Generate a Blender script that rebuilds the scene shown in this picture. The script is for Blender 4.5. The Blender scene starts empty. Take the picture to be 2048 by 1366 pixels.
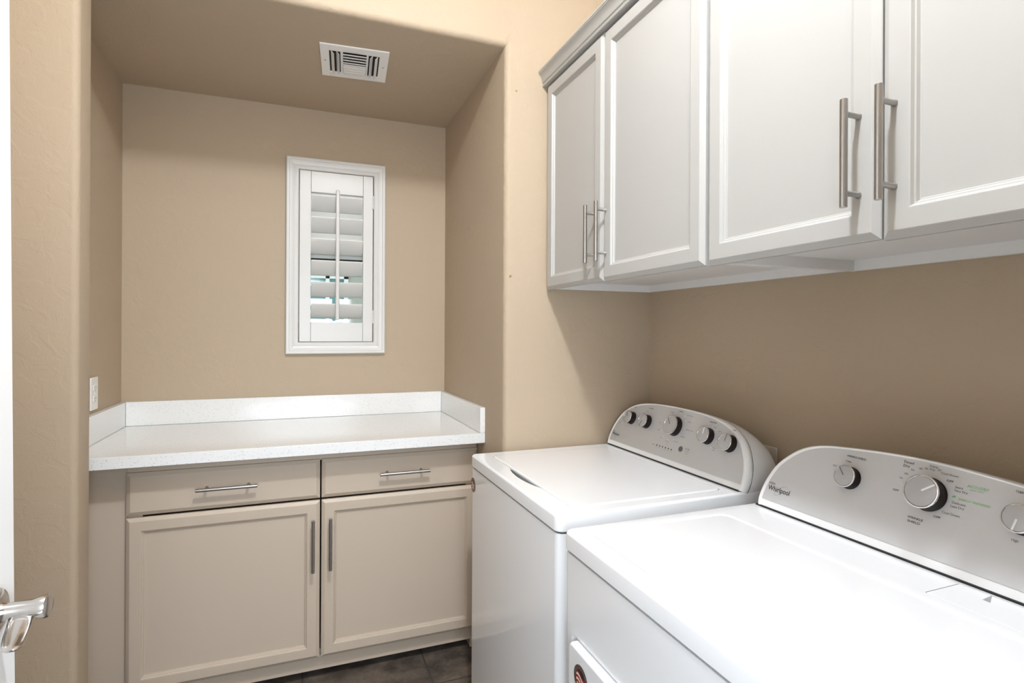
import bpy, bmesh, math, random
from mathutils import Vector, Matrix
random.seed(7)
C = bpy.context.scene.collection
R = math.radians
PI = math.pi

# ------------------------------------------------------------------ camera
cam_d = bpy.data.cameras.new('camera'); cam = bpy.data.objects.new('camera', cam_d); C.objects.link(cam)
cam.matrix_world = (Matrix.Translation((0, 0, 1.3204)) @ Matrix.Rotation(R(-21.0807), 4, 'Z')
                    @ Matrix.Rotation(R(90), 4, 'X') @ Matrix.Rotation(R(0.2752), 4, 'Z'))
cam_d.sensor_width = 36; cam_d.lens = 1108.3/2048*36
cam_d.shift_y = -(683-662.76)/2048
cam_d.clip_start = 0.02
bpy.context.scene.camera = cam

# ------------------------------------------------------------------ view, world, lights
sc = bpy.context.scene
sc.view_settings.view_transform = 'Standard'; sc.view_settings.look = 'None'
sc.view_settings.gamma = 1; sc.view_settings.use_curve_mapping = False
sc.view_settings.exposure = 0.46
sc.cycles.max_bounces = 12; sc.cycles.diffuse_bounces = 5
W = bpy.data.worlds.new('overcast_sky'); sc.world = W; W.use_nodes = True
bg = W.node_tree.nodes['Background']; bg.inputs[0].default_value = (0.93, 0.96, 0.98, 1); bg.inputs[1].default_value = 1.5

def light(name, kind, loc, energy, col, size=0.1, rot=None, **k):
    l = bpy.data.lights.new(name, kind); l.energy = energy; l.color = col
    if kind == 'AREA': l.shape = 'DISK'; l.size = size
    else: l.shadow_soft_size = size
    o = bpy.data.objects.new(name, l); C.objects.link(o); o.location = loc
    if rot: o.rotation_euler = rot
    return o
light('laundry_ceiling_lamp', 'POINT', (0.27, 0.51, 2.86), 39, (0.90, 0.965, 1.05), 0.05)
light('laundry_ceiling_lamp_diffuser', 'AREA', (0.27, 0.51, 2.80), 13, (0.90, 0.965, 1.05), 0.11)
light('added_fill_light', 'AREA', (0.10, -0.75, 1.28), 32, (0.84, 0.94, 1.06), 1.2, rot=(R(90), 0, R(-8)))  # soft fill added behind the camera to brighten the room, not a known source

# ------------------------------------------------------------------ materials
def mat(name, col, rough=0.5, metal=0.0, coat=0.0, spec=0.5, bump=None, aniso=0.0):
    m = bpy.data.materials.new(name); m.use_nodes = True
    b = m.node_tree.nodes['Principled BSDF']
    b.inputs['Base Color'].default_value = (*col, 1); b.inputs['Roughness'].default_value = rough
    b.inputs['Metallic'].default_value = metal; b.inputs['Coat Weight'].default_value = coat
    b.inputs['Coat Roughness'].default_value = 0.05
    b.inputs['Specular IOR Level'].default_value = spec
    if bump:
        nt = m.node_tree; tc = nt.nodes.new('ShaderNodeTexCoord')
        prev = None
        for scale, strength, dist, detail in bump:
            n = nt.nodes.new('ShaderNodeTexNoise'); n.inputs['Scale'].default_value = scale
            n.inputs['Detail'].default_value = detail; nt.links.new(tc.outputs['Object'], n.inputs['Vector'])
            bp = nt.nodes.new('ShaderNodeBump'); bp.inputs['Strength'].default_value = strength
            bp.inputs['Distance'].default_value = dist
            nt.links.new(n.outputs['Fac'], bp.inputs['Height'])
            if prev: nt.links.new(prev.outputs[0], bp.inputs['Normal'])
            prev = bp
        nt.links.new(prev.outputs[0], b.inputs['Normal'])
    return m
def mix_noise(m, cols, scale, detail=6, stops=None, rough=0.6):
    nt = m.node_tree; b = nt.nodes['Principled BSDF']
    tc = nt.nodes.new('ShaderNodeTexCoord')
    n = nt.nodes.new('ShaderNodeTexNoise'); n.inputs['Scale'].default_value = scale
    n.inputs['Detail'].default_value = detail; n.inputs['Roughness'].default_value = rough
    nt.links.new(tc.outputs['Object'], n.inputs['Vector'])
    r = nt.nodes.new('ShaderNodeValToRGB'); el = r.color_ramp.elements
    stops = stops or [0.3, 0.7]
    while len(el) < len(cols): el.new(0.5)
    for e, c, s in zip(el, cols, stops): e.position = s; e.color = (*c, 1)
    nt.links.new(n.outputs['Fac'], r.inputs[0]); nt.links.new(r.outputs[0], b.inputs['Base Color'])
    return r

WALLC = (0.46, 0.366, 0.262)
def wall_material():
    """hand-trowelled skip texture: broad soft smears with shallow ridges, over fine roller stipple"""
    m = mat('trowelled_tan_wall_paint', WALLC, 0.62, spec=0.3)
    nt = m.node_tree; b = nt.nodes['Principled BSDF']
    tc = nt.nodes.new('ShaderNodeTexCoord')
    n1 = nt.nodes.new('ShaderNodeTexNoise'); n1.inputs['Scale'].default_value = 17; n1.inputs['Detail'].default_value = 5
    n1.inputs['Distortion'].default_value = 0.7
    nt.links.new(tc.outputs['Object'], n1.inputs['Vector'])
    rp = nt.nodes.new('ShaderNodeValToRGB'); e = rp.color_ramp.elements
    e[0].position = 0.47; e[0].color = (0, 0, 0, 1); e[1].position = 0.56; e[1].color = (1, 1, 1, 1)
    nt.links.new(n1.outputs['Fac'], rp.inputs[0])
    n2 = nt.nodes.new('ShaderNodeTexNoise'); n2.inputs['Scale'].default_value = 260; n2.inputs['Detail'].default_value = 3
    nt.links.new(tc.outputs['Object'], n2.inputs['Vector'])
    b1 = nt.nodes.new('ShaderNodeBump'); b1.inputs['Strength'].default_value = 0.36; b1.inputs['Distance'].default_value = 0.0014
    b2 = nt.nodes.new('ShaderNodeBump'); b2.inputs['Strength'].default_value = 0.5; b2.inputs['Distance'].default_value = 0.0010
    nt.links.new(rp.outputs[0], b1.inputs['Height']); nt.links.new(n2.outputs['Fac'], b2.inputs['Height'])
    nt.links.new(b1.outputs[0], b2.inputs['Normal']); nt.links.new(b2.outputs[0], b.inputs['Normal'])
    return m
M = {}
M['wall'] = wall_material()
M['ceiling'] = mat('white_ceiling_paint', (0.82, 0.81, 0.79), 0.8, bump=[(120, 0.2, 0.001, 3)])
M['cab_tan'] = mat('taupe_cabinet_paint', (0.52, 0.43, 0.335), 0.42, spec=0.4, bump=[(350, 0.06, 0.0004, 2)])
M['cab_white'] = mat('pale_greige_cabinet_paint', (0.455, 0.445, 0.42), 0.40, spec=0.4, bump=[(350, 0.05, 0.0004, 2)])
M['steel'] = mat('brushed_nickel', (0.40, 0.385, 0.365), 0.34, metal=1.0)
M['nickel'] = mat('satin_nickel', (0.62, 0.59, 0.56), 0.18, metal=1.0)
M['enamel'] = mat('white_enamel', (0.88, 0.89, 0.90), 0.22, coat=0.6, spec=0.5)
M['plastic_white'] = mat('white_moulded_plastic', (0.90, 0.90, 0.90), 0.3, spec=0.5)
M['panel'] = mat('silver_control_panel', (0.58, 0.58, 0.58), 0.36, metal=0.12)
M['panel_light'] = mat('pale_silver_control_panel', (0.63, 0.63, 0.635), 0.36, metal=0.12)
M['knob_face'] = mat('satin_silver_knob_face', (0.50, 0.505, 0.515), 0.34, metal=0.2)
M['chrome'] = mat('chrome_trim', (0.75, 0.75, 0.76), 0.1, metal=1.0)
M['knob_dark'] = mat('dark_brown_knob_side', (0.016, 0.009, 0.009), 0.4, spec=0.25)
M['ink'] = mat('black_print', (0.035, 0.033, 0.035), 0.6)
M['ink_grey'] = mat('grey_print', (0.17, 0.17, 0.175), 0.6)
M['ink_green'] = mat('green_print', (0.22, 0.55, 0.24), 0.6)
M['pocket'] = mat('grey_pocket_shade', (0.35, 0.345, 0.34), 0.6)
M['carcass'] = mat('bounce_lightened_carcass', (0.80, 0.79, 0.77), 0.5)  # paler than the doors: bounced light on the cabinet undersides put into the colour
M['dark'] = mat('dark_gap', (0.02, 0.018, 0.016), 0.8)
M['button_and_shade'] = mat('grey_rubber_and_recess_shade', (0.13, 0.13, 0.135), 0.45)
M['white_dot'] = mat('white_indicator', (0.85, 0.85, 0.85), 0.4)
M['trim'] = mat('white_trim_paint', (0.66, 0.65, 0.62), 0.35, bump=[(200, 0.04, 0.0004, 2)])
M['register'] = mat('white_enamelled_register', (0.88, 0.86, 0.83), 0.4)
M['door'] = mat('white_door_paint', (0.84, 0.83, 0.81), 0.4)
M['brass'] = mat('brass_screw', (0.75, 0.6, 0.33), 0.35, metal=0.7)
M['outlet'] = mat('white_outlet_plastic', (0.84, 0.83, 0.80), 0.35)
M['outlet_tan'] = mat('almond_outlet_plastic', (0.66, 0.57, 0.49), 0.4)
M['badge_brown'] = mat('bronze_badge_ring', (0.13, 0.10, 0.075), 0.35, metal=0.3)
M['red'] = mat('badge_red', (0.30, 0.015, 0.01), 0.4)
M['navy'] = mat('badge_navy', (0.012, 0.014, 0.03), 0.4)
M['cream'] = mat('badge_cream', (0.75, 0.62, 0.5), 0.4)
M['vinyl'] = mat('white_window_vinyl', (0.75, 0.77, 0.75), 0.4)
M['stucco'] = mat('pale_stucco', (0.38, 0.38, 0.34), 0.9, bump=[(60, 0.5, 0.004, 5)])
M['ground'] = mat('gravel_ground', (0.40, 0.37, 0.32), 0.95, bump=[(60, 0.6, 0.01, 5)])
M['blue_glass'] = mat('blue_window_glass', (0.17, 0.31, 0.33), 0.12)
M['base'] = mat('white_baseboard', (0.8, 0.78, 0.74), 0.4)
# quartz
q = M['quartz'] = mat('white_speckled_quartz', (0.8, 0.8, 0.78), 0.14, spec=0.5)
nt = q.node_tree; b = nt.nodes['Principled BSDF']; tc = nt.nodes.new('ShaderNodeTexCoord')
vo = nt.nodes.new('ShaderNodeTexVoronoi'); vo.inputs['Scale'].default_value = 240
nt.links.new(tc.outputs['Object'], vo.inputs['Vector'])
sx = nt.nodes.new('ShaderNodeSeparateColor'); nt.links.new(vo.outputs['Color'], sx.inputs[0])
l1 = nt.nodes.new('ShaderNodeMath'); l1.operation = 'LESS_THAN'; l1.inputs[1].default_value = 0.27; nt.links.new(vo.outputs['Distance'], l1.inputs[0])
l2 = nt.nodes.new('ShaderNodeMath'); l2.operation = 'LESS_THAN'; l2.inputs[1].default_value = 0.20; nt.links.new(sx.outputs[0], l2.inputs[0])
l3 = nt.nodes.new('ShaderNodeMath'); l3.operation = 'MULTIPLY'; nt.links.new(l1.outputs[0], l3.inputs[0]); nt.links.new(l2.outputs[0], l3.inputs[1])
rr = nt.nodes.new('ShaderNodeValToRGB'); nt.links.new(sx.outputs[1], rr.inputs[0])
rr.color_ramp.elements[0].color = (0.30, 0.28, 0.25, 1); rr.color_ramp.elements[1].color = (0.62, 0.60, 0.57, 1)
mx = nt.nodes.new('ShaderNodeMix'); mx.data_type = 'RGBA'; nt.links.new(l3.outputs[0], mx.inputs[0])
mx.inputs[6].default_value = (0.81, 0.81, 0.79, 1); nt.links.new(rr.outputs[0], mx.inputs[7]); nt.links.new(mx.outputs[2], b.inputs['Base Color'])
# floor tile
fm = M['floor'] = mat('dark_slate_tile', (0.06, 0.05, 0.045), 0.6, bump=[(14, 0.5, 0.006, 8), (120, 0.25, 0.001, 4)])
nt = fm.node_tree; b = nt.nodes['Principled BSDF']; tc = nt.nodes.new('ShaderNodeTexCoord')
n = nt.nodes.new('ShaderNodeTexNoise'); n.inputs['Scale'].default_value = 9; n.inputs['Detail'].default_value = 9; n.inputs['Roughness'].default_value = 0.7
nt.links.new(tc.outputs['Object'], n.inputs['Vector'])
rp = nt.nodes.new('ShaderNodeValToRGB'); nt.links.new(n.outputs['Fac'], rp.inputs[0])
rp.color_ramp.elements[0].position = 0.33; rp.color_ramp.elements[0].color = (0.026, 0.019, 0.015, 1)
rp.color_ramp.elements[1].position = 0.68; rp.color_ramp.elements[1].color = (0.17, 0.135, 0.105, 1)
mp = nt.nodes.new('ShaderNodeMapping'); mp.inputs['Location'].default_value = (-0.02, 0.25, 0); nt.links.new(tc.outputs['Object'], mp.inputs[0])
br = nt.nodes.new('ShaderNodeTexBrick'); nt.links.new(mp.outputs[0], br.inputs['Vector']); br.offset = 0.5
br.inputs['Scale'].default_value = 1; br.inputs['Brick Width'].default_value = 0.457; br.inputs['Row Height'].default_value = 0.457
br.inputs['Mortar Size'].default_value = 0.003; br.inputs['Mortar'].default_value = (0.045, 0.035, 0.03, 1)
nt.links.new(rp.outputs[0], br.inputs['Color1']); nt.links.new(rp.outputs[0], br.inputs['Color2']); nt.links.new(br.outputs['Color'], b.inputs['Base Color'])
def glass(name, col, rough, mixf):
    m = bpy.data.materials.new(name); m.use_nodes = True; nt = m.node_tree; nt.nodes.clear()
    o = nt.nodes.new('ShaderNodeOutputMaterial'); mixn = nt.nodes.new('ShaderNodeMixShader'); mixn.inputs[0].default_value = mixf
    if rough: a = nt.nodes.new('ShaderNodeBsdfTranslucent'); a.inputs[0].default_value = (*col, 1)
    else: a = nt.nodes.new('ShaderNodeBsdfTransparent'); a.inputs[0].default_value = (*col, 1)
    g = nt.nodes.new('ShaderNodeBsdfGlossy'); g.inputs['Roughness'].default_value = 0.05
    nt.links.new(a.outputs[0], mixn.inputs[1]); nt.links.new(g.outputs[0], mixn.inputs[2]); nt.links.new(mixn.outputs[0], o.inputs[0])
    return m
M['glass'] = glass('clear_window_glass', (0.9, 0.97, 0.96), 0, 0.06)
M['frost'] = glass('obscure_window_glass', (0.86, 0.86, 0.84), 1, 0.05)

# ------------------------------------------------------------------ mesh helpers
def obj(name, bm, material, parent=None, smooth=None, bevel=None, segs=3):
    me = bpy.data.meshes.new(name)
    bmesh.ops.recalc_face_normals(bm, faces=bm.faces)
    bm.to_mesh(me); bm.free()
    mats = material if isinstance(material, (list, tuple)) else [material]
    for mm in mats: me.materials.append(M[mm])
    o = bpy.data.objects.new(name, me); C.objects.link(o)
    if parent: o.parent = parent
    if smooth is not None:
        for p in me.polygons: p.use_smooth = True
        me.set_sharp_from_angle(angle=R(smooth))
    if bevel:
        md = o.modifiers.new('bevel', 'BEVEL'); md.width = bevel; md.segments = segs; md.limit_method = 'ANGLE'; md.angle_limit = R(40)
        md.harden_normals = False
        for p in me.polygons: p.use_smooth = True
        me.set_sharp_from_angle(angle=R(35))
    return o
def thing(name, label, cat, loc=(0, 0, 0), group=None):
    o = bpy.data.objects.new(name, None); C.objects.link(o); o.location = loc
    o.empty_display_size = 0.05
    o['label'] = label; o['category'] = cat
    if group: o['group'] = group
    return o
def tag(o, label, cat, group=None):
    o['label'] = label; o['category'] = cat
    if group: o['group'] = group
    return o
def local(o, parent):
    """meshes below are written in world coordinates: keep them in place under a moved parent"""
    return o
def struct(o):
    o['kind'] = 'structure'; return o
def box(bm, x0, x1, y0, y1, z0, z1, mi=0):
    vs = [bm.verts.new(p) for p in ((x0, y0, z0), (x1, y0, z0), (x1, y1, z0), (x0, y1, z0), (x0, y0, z1), (x1, y0, z1), (x1, y1, z1), (x0, y1, z1))]
    fs = []
    for f in ((0, 3, 2, 1), (4, 5, 6, 7), (0, 1, 5, 4), (1, 2, 6, 5), (2, 3, 7, 6), (3, 0, 4, 7)):
        fc = bm.faces.new([vs[i] for i in f]); fc.material_index = mi; fs.append(fc)
    return vs
def BX(*a):
    bm = bmesh.new(); box(bm, *a); return bm
def loft(bm, rings, cap0=True, cap1=True, mi=0, closed=True):
    vr = [[bm.verts.new(p) for p in r] for r in rings]
    n = len(vr[0])
    for a, b2 in zip(vr[:-1], vr[1:]):
        for i in range(n if closed else n-1):
            j = (i+1) % n
            f = bm.faces.new((a[i], a[j], b2[j], b2[i])); f.material_index = mi
    if cap0: bm.faces.new(list(reversed(vr[0]))).material_index = mi
    if cap1: bm.faces.new(vr[-1]).material_index = mi
    return vr
def frame_axes(d):
    d = Vector(d).normalized()
    u = d.orthogonal().normalized(); v = d.cross(u)
    return d, u, v
def cyl(bm, a, b2, r, n=24, prof=None, mi=0):
    """turned solid from a to b2; prof = list of (t, radius) along it"""
    a = Vector(a); b2 = Vector(b2); d, u, v = frame_axes(b2-a)
    prof = prof or [(0, r), (1, r)]
    L = (b2-a)
    rings = [[a + L*t + (u*math.cos(2*PI*i/n) + v*math.sin(2*PI*i/n))*rad for i in range(n)] for t, rad in prof]
    loft(bm, rings, mi=mi)
def rrect(x0, x1, y0, y1, r, z, n=6):
    pts = []
    for cx, cy, a0 in ((x1-r, y1-r, 0), (x0+r, y1-r, 90), (x0+r, y0+r, 180), (x1-r, y0+r, 270)):
        for i in range(n+1):
            a = R(a0 + 90*i/n); pts.append((cx + r*math.cos(a), cy + r*math.sin(a), z))
    return pts
def ring_face(width, height, rings, org, ux, uz, un):
    """panel of concentric rectangular mouldings. rings: (inset, depth out of the wall)"""
    org, ux, uz, un = map(Vector, (org, ux, uz, un)); bm = bmesh.new(); rr_ = []
    for ins, d in rings:
        rr_.append([org + ux*x + uz*z + un*d for x, z in ((ins, ins), (width-ins, ins), (width-ins, height-ins), (ins, height-ins))])
    loft(bm, rr_, cap0=True, cap1=True)
    return bm
DOOR_RINGS = [(0.0, 0.0), (0.0, 0.0105), (0.0015, 0.012), (0.011, 0.0185), (0.0125, 0.019), (0.043, 0.019), (0.0450, 0.0182),
              (0.0475, 0.0135), (0.0500, 0.0130), (0.0525, 0.0085), (0.0545, 0.0082), (0.0555, 0.0076)]
DRAWER_RINGS = [(0.0, 0.0), (0.0, 0.0105), (0.0015, 0.012), (0.0125, 0.0185), (0.014, 0.019)]
def bar_pull(parent, centre, axis, out, length, spacing, name='handle'):
    """bar handle: centre = point on the door face below the middle of the bar"""
    c = Vector(centre); ax = Vector(axis).normalized(); o_ = Vector(out).normalized(); off = 0.034
    bm = bmesh.new(); r = 0.006; hl = length/2
    cyl(bm, c + o_*off - ax*hl, c + o_*off + ax*hl, r, 24, [(0, r*0.86), (0.004, r), (0.996, r), (1, r*0.86)])
    for s in (-1, 1):
        p = c + ax*s*spacing/2
        cyl(bm, p, p + o_*off, 0.005, 18, [(0, 0.0056), (0.06, 0.0056), (0.1, 0.0046), (1, 0.0046)])
    return obj(name, bm, 'steel', parent, smooth=40)

# ------------------------------------------------------------------ room shell
XL, XR, YB, YO, ZN = -0.694, 0.697, 2.765, 1.885, 2.3565
XW, XO, ZC = 1.322, -0.5765, 3.0
WX0, WX1, WZ0, WZ1 = 0.0, 0.339, 1.266, 2.068        # window opening
struct(obj('floor', BX(-1.6, 1.5, -2.6, 3.0, -0.1, 0.0), 'floor'))
struct(obj('ceiling', BX(-1.6, 1.5, -2.6, 1.885, ZC, ZC+0.1), 'ceiling'))
bm = bmesh.new()                                     # back wall with the window hole
box(bm, XL-0.4, WX0, YB, YB+0.16, 0, ZN); box(bm, WX1, XR+0.2, YB, YB+0.16, 0, ZN)
box(bm, WX0, WX1, YB, YB+0.16, 0, WZ0); box(bm, WX0, WX1, YB, YB+0.16, WZ1, ZN)
struct(obj('wall_back', bm, 'wall'))
struct(obj('wall_niche_left', BX(XL-0.4, XL, YO+0.11, YB, 0, ZN), 'wall'))
def bevel_edges(bm, test, r, n=6):
    es = [e for e in bm.edges if test(e)]
    bmesh.ops.bevel(bm, geom=es, offset=r, segments=n, profile=0.5, affect='EDGES')
eq = lambda a, b2: abs(a-b2) < 1e-5
bm = BX(-1.6, XO, YO, YO+0.11, 0, ZN)
bevel_edges(bm, lambda e: all(eq(v.co.x, XO) for v in e.verts) and eq(e.verts[0].co.y, e.verts[1].co.y), 0.018)
struct(obj('wall_opening_left', bm, 'wall', smooth=50))
bm = BX(XR, XW+0.15, YO, YB+0.16, 0, ZC)
bevel_edges(bm, lambda e: all(eq(v.co.x, XR) and eq(v.co.y, YO) for v in e.verts), 0.022)
struct(obj('wall_opening_right', bm, 'wall', smooth=50))
bm = BX(-1.6, XR+0.022, YO, YB+0.16, ZN, ZC)
bevel_edges(bm, lambda e: all(eq(v.co.z, ZN) and eq(v.co.y, YO) for v in e.verts), 0.022)
struct(obj('wall_header', bm, 'wall', smooth=50))
struct(obj('wall_right', BX(XW, XW+0.15, -2.6, YO, 0, ZC), 'wall'))
struct(obj('wall_left', BX(-1.1, -1.0, 0.22, YO, 0, ZC), 'wall'))
DX0, DX1, DZ = -0.42, 0.47, 2.06
bm = bmesh.new()
box(bm, -1.1, DX0-0.02, 0.10, 0.22, 0, ZC); box(bm, DX1+0.02, XW, 0.10, 0.22, 0, ZC); box(bm, DX0-0.02, DX1+0.02, 0.10, 0.22, DZ+0.02, ZC)
struct(obj('wall_front', bm, 'wall'))
bm = bmesh.new()
box(bm, DX0-0.02, DX0, 0.095, 0.225, 0, DZ); box(bm, DX1, DX1+0.02, 0.095, 0.225, 0, DZ); box(bm, DX0-0.02, DX1+0.02, 0.095, 0.225, DZ, DZ+0.02)
struct(obj('trim_1', bm, 'base', bevel=0.002))
struct(obj('wall_hallway_left', BX(-1.6, -1.5, -2.6, 0.1, 0, ZC), 'wall'))
struct(obj('wall_hallway_back', BX(-1.6, XW, -2.7, -2.6, 0, ZC), 'wall'))

# ------------------------------------------------------------------ entrance door with lever
DA = Matrix.Translation((-0.421, 0.20, 0.008))
dang = R(90 - 2.6)
dr = thing('door_1', '', ''); del dr['label']; del dr['category']; struct(dr)
dr.matrix_world = Matrix.Translation((-0.4047, 0.222, 0.0))
lean = R(0.75)
def door_leaf():
    bm = BX(-0.035, 0.0, 0.0, 0.770, 0.010, 2.035)
    return bm
leaf = obj('door_leaf', door_leaf(), 'door', dr, bevel=0.002)
HZ, HY = 0.943, 0.712
hd = bpy.data.objects.new('door_handle', None)
bm = bmesh.new()
cyl(bm, (0.0, HY, HZ), (0.012, HY, HZ), 0.031, 40, [(0, 0.0315), (0.25, 0.0315), (0.6, 0.029), (0.85, 0.022), (1, 0.017)])
cyl(bm, (0.010, HY, HZ), (0.064, HY, HZ+0.001), 0.0115, 28, [(0, 0.015), (0.08, 0.0115), (0.2, 0.0108), (0.66, 0.0112), (0.80, 0.0140), (0.92, 0.0158), (0.98, 0.0152), (1.0, 0.013)])
# lever blade sweeping from the neck along the door towards its hinges
path = [(0.034, 0.004, -0.004, .0135, .006, 0), (0.035, -0.008, -0.010, .0138, .0062, 0), (0.0375, -0.020, -0.0160, .0138, .0058, 0), (0.0405, -0.034, -0.0205, .0135, .0052, 0),
        (0.0435, -0.046, -0.0230, .0128, .0048, 0), (0.0460, -0.056, -0.0235, .0110, .0042, 0), (0.0470, -0.062, -0.0235, .0085, .0032, 0), (0.0475, -0.065, -0.0235, .005, .002, 0)]
rings = []
for x, y, z, rx, rz, _ in path:
    rings.append([(x + rx*math.cos(2*PI*i/24), HY + y, HZ + z + rz*math.sin(2*PI*i/24)) for i in range(24)])
loft(bm, rings)
lv = obj('door_handle', bm, 'nickel', dr, smooth=50)
dr.rotation_euler = (0, -lean*0.8, -R(2.9))

# ------------------------------------------------------------------ window behind the shutter
wn = thing('window_1', '', ''); del wn['label']; del wn['category']; struct(wn)
bm = bmesh.new(); y0, y1 = YB+0.085, YB+0.125; t = 0.028
for a in ((WX0, WX0+t, WZ0, WZ1), (WX1-t, WX1, WZ0, WZ1), (WX0, WX1, WZ0, WZ0+t), (WX0, WX1, WZ1-t, WZ1)):
    box(bm, a[0], a[1], y0, y1, a[2], a[3])
obj('window_frame', bm, 'vinyl', wn, bevel=0.002)
ZM = 1.690
obj('meeting_rail', BX(WX0+t, WX1-t, y0-0.006, y1, ZM-0.02, ZM+0.014), 'vinyl', wn, bevel=0.002)
obj('gasket', BX(WX0+t, WX1-t, y0-0.002, y1-0.01, ZM-0.027, ZM-0.0205), 'dark', wn)
bm = bmesh.new(); box(bm, 0.13, 0.155, y0-0.022, y0-0.006, ZM+0.0145, ZM+0.026); box(bm, 0.155, 0.205, y0-0.018, y0-0.010, ZM+0.0145, ZM+0.020)
obj('window_lock', bm, 'dark', wn, bevel=0.001)
obj('obscure_pane', BX(WX0+t, WX1-t, YB+0.10, YB+0.104, ZM+0.014, WZ1-t), 'frost', wn)
obj('clear_pane', BX(WX0+t, WX1-t, YB+0.105, YB+0.109, WZ0+t, ZM-0.02), 'glass', wn)

# ------------------------------------------------------------------ plantation shutter
cx0, cx1, cz0, cz1 = -0.0548, 0.3938, 1.2110, 2.1236
sh = thing('window_shutter', 'white plantation shutter with open louvers over the small window above the counter', 'shutter', ((cx0+cx1)/2, YB, cz0))
def P(o, root):                                     # world-written mesh under a placed root
    if o.parent == root: o.matrix_parent_inverse = Matrix.Translation(-Vector(root.location))
    return o
cas = ring_face(cx1-cx0, cz1-cz0, [(0, -0.0), (0, 0.020), (0.004, 0.0235), (0.013, 0.0235), (0.016, 0.0200), (0.022, 0.019), (0.036, 0.0130), (0.043, 0.0145), (0.049, 0.0145), (0.0535, 0.0115), (0.055, 0.008), (0.055, -0.0)],
                (cx0, YB-0.0005, cz0), (1, 0, 0), (0, 0, 1), (0, -1, 0))
cap = [f for f in cas.faces if len(f.verts) == 4 and all(abs(v.co.y-(YB-0.0005)) < 1e-6 for v in f.verts)]
bmesh.ops.delete(cas, geom=cap, context='FACES')
P(obj('casing', cas, 'trim', sh, smooth=20), sh)
px0, px1, pz0, pz1 = cx0+0.0575, cx1-0.0585, cz0+0.0570, cz1-0.0575
ys0, ys1 = YB-0.012, YB+0.015
sx0, sx1 = px0+0.050, px1-0.046
rz0, rz1 = pz0+0.090, pz1-0.098
for a in ((px0, sx0, pz0, pz1), (sx1, px1, pz0, pz1)):
    P(obj('stile', BX(a[0], a[1], ys0, ys1, a[2], a[3]), 'trim', sh, bevel=0.0018), sh)
for a in ((sx0+0.0006, sx1-0.0006, pz0, rz0), (sx0+0.0006, sx1-0.0006, rz1, pz1)):
    P(obj('rail', BX(a[0], a[1], ys0+0.0012, ys1, a[2], a[3]), 'trim', sh, bevel=0.0018), sh)
bm = bmesh.new()                                    # dark reveal between the shutter panel and its casing
nl = 6; pitch = (rz1-rz0)/nl
for i in range(nl):
    zc = rz0 + pitch*(i+0.5) + 0.004; yc = YB+0.008
    ang = R(50); hw, ht = 0.0445, 0.0052
    prof = []
    for k in range(24):
        a = 2*PI*k/24; c_, s_ = math.cos(a), math.sin(a)
        u = hw*c_; v = ht*math.copysign(abs(s_)**0.8, s_)
        prof.append((yc + u*math.cos(ang) + v*math.sin(ang), zc - u*math.sin(ang) + v*math.cos(ang)))
    bm = bmesh.new()
    loft(bm, [[(x, y, z) for y, z in prof] for x in (sx0+0.002, sx1-0.002)])
    P(obj('louver', bm, 'trim', sh, smooth=50), sh)
xr = (sx0+sx1)/2; ry = YB+0.008-0.0445*math.cos(R(50))-0.012
bm = bmesh.new()
rings = []
for z, k in ((rz0+0.012, 0.3), (rz0+0.0135, .8), (rz0+0.018, 1), (rz1+0.006, 1), (rz1+0.012, 0.85), (rz1+0.0145, 0.4)):
    rings.append([(xr + 0.0088*k*math.copysign(abs(math.cos(a))**.7, math.cos(a)), ry + 0.0065*k*math.copysign(abs(math.sin(a))**.7, math.sin(a)), z) for a in [2*PI*j/20 for j in range(20)]])
loft(bm, rings); rod = P(obj('tilt_rod', bm, 'trim', sh, smooth=50), sh)
for i in range(nl):
    zc = rz0 + pitch*(i+0.5) + 0.004 + 0.0445*math.sin(R(50))
    bm = bmesh.new(); box(bm, xr-0.008, xr-0.0055, ry-0.001, ry+0.014, zc-0.006, zc+0.004)
    P(obj('staple', bm, 'steel', sh), sh)
for zc in (pz1-0.125, pz0+0.120):
    bm = bmesh.new(); hx = px1+0.001
    for k in range(3):
        cyl(bm, (hx, ys0-0.004, zc-0.032+k*0.0215), (hx, ys0-0.004, zc-0.032+k*0.0215+0.0205), 0.0032, 14)
    box(bm, hx-0.010, hx, ys0-0.0022, ys0-0.0002, zc-0.030, zc+0.030)
    P(obj('hinge', bm, 'trim', sh, smooth=40), sh)

# ------------------------------------------------------------------ outside: neighbour's wall and ground
struct(obj('ground_outside', BX(-6, 8, 3.0, 12, -0.3, -0.2), 'ground'))
nb = thing('neighbor_house', 'pale stucco house wall with blue glazed window seen through the lower louvers', 'house', (1.0, 7.0, -0.2))
P(obj('house_wall', BX(-5, 7, 7.0, 7.3, -0.2, 3.6), 'stucco', nb), nb)
for a in ((-0.40, 0.56, 0.40, 2.40),):
    bm = bmesh.new(); f = 0.05
    for q_ in ((a[0], a[0]+f, a[2], a[3]), (a[1]-f, a[1], a[2], a[3]), (a[0], a[1], a[2], a[2]+f), (a[0], a[1], a[3]-f, a[3]), (0.30, 0.345, a[2], a[3]), (a[0], a[1], 1.10, 1.14), (a[0], a[1], 1.52, 1.56), (a[0], a[1], 1.94, 1.98)):
        box(bm, q_[0], q_[1], 6.95, 7.0, q_[2], q_[3])
    wf = P(obj('window', bm, 'vinyl', nb), nb)
    P(obj('pane', BX(a[0], a[1], 6.98, 6.999, a[2], a[3]), 'blue_glass', nb), nb)

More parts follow.
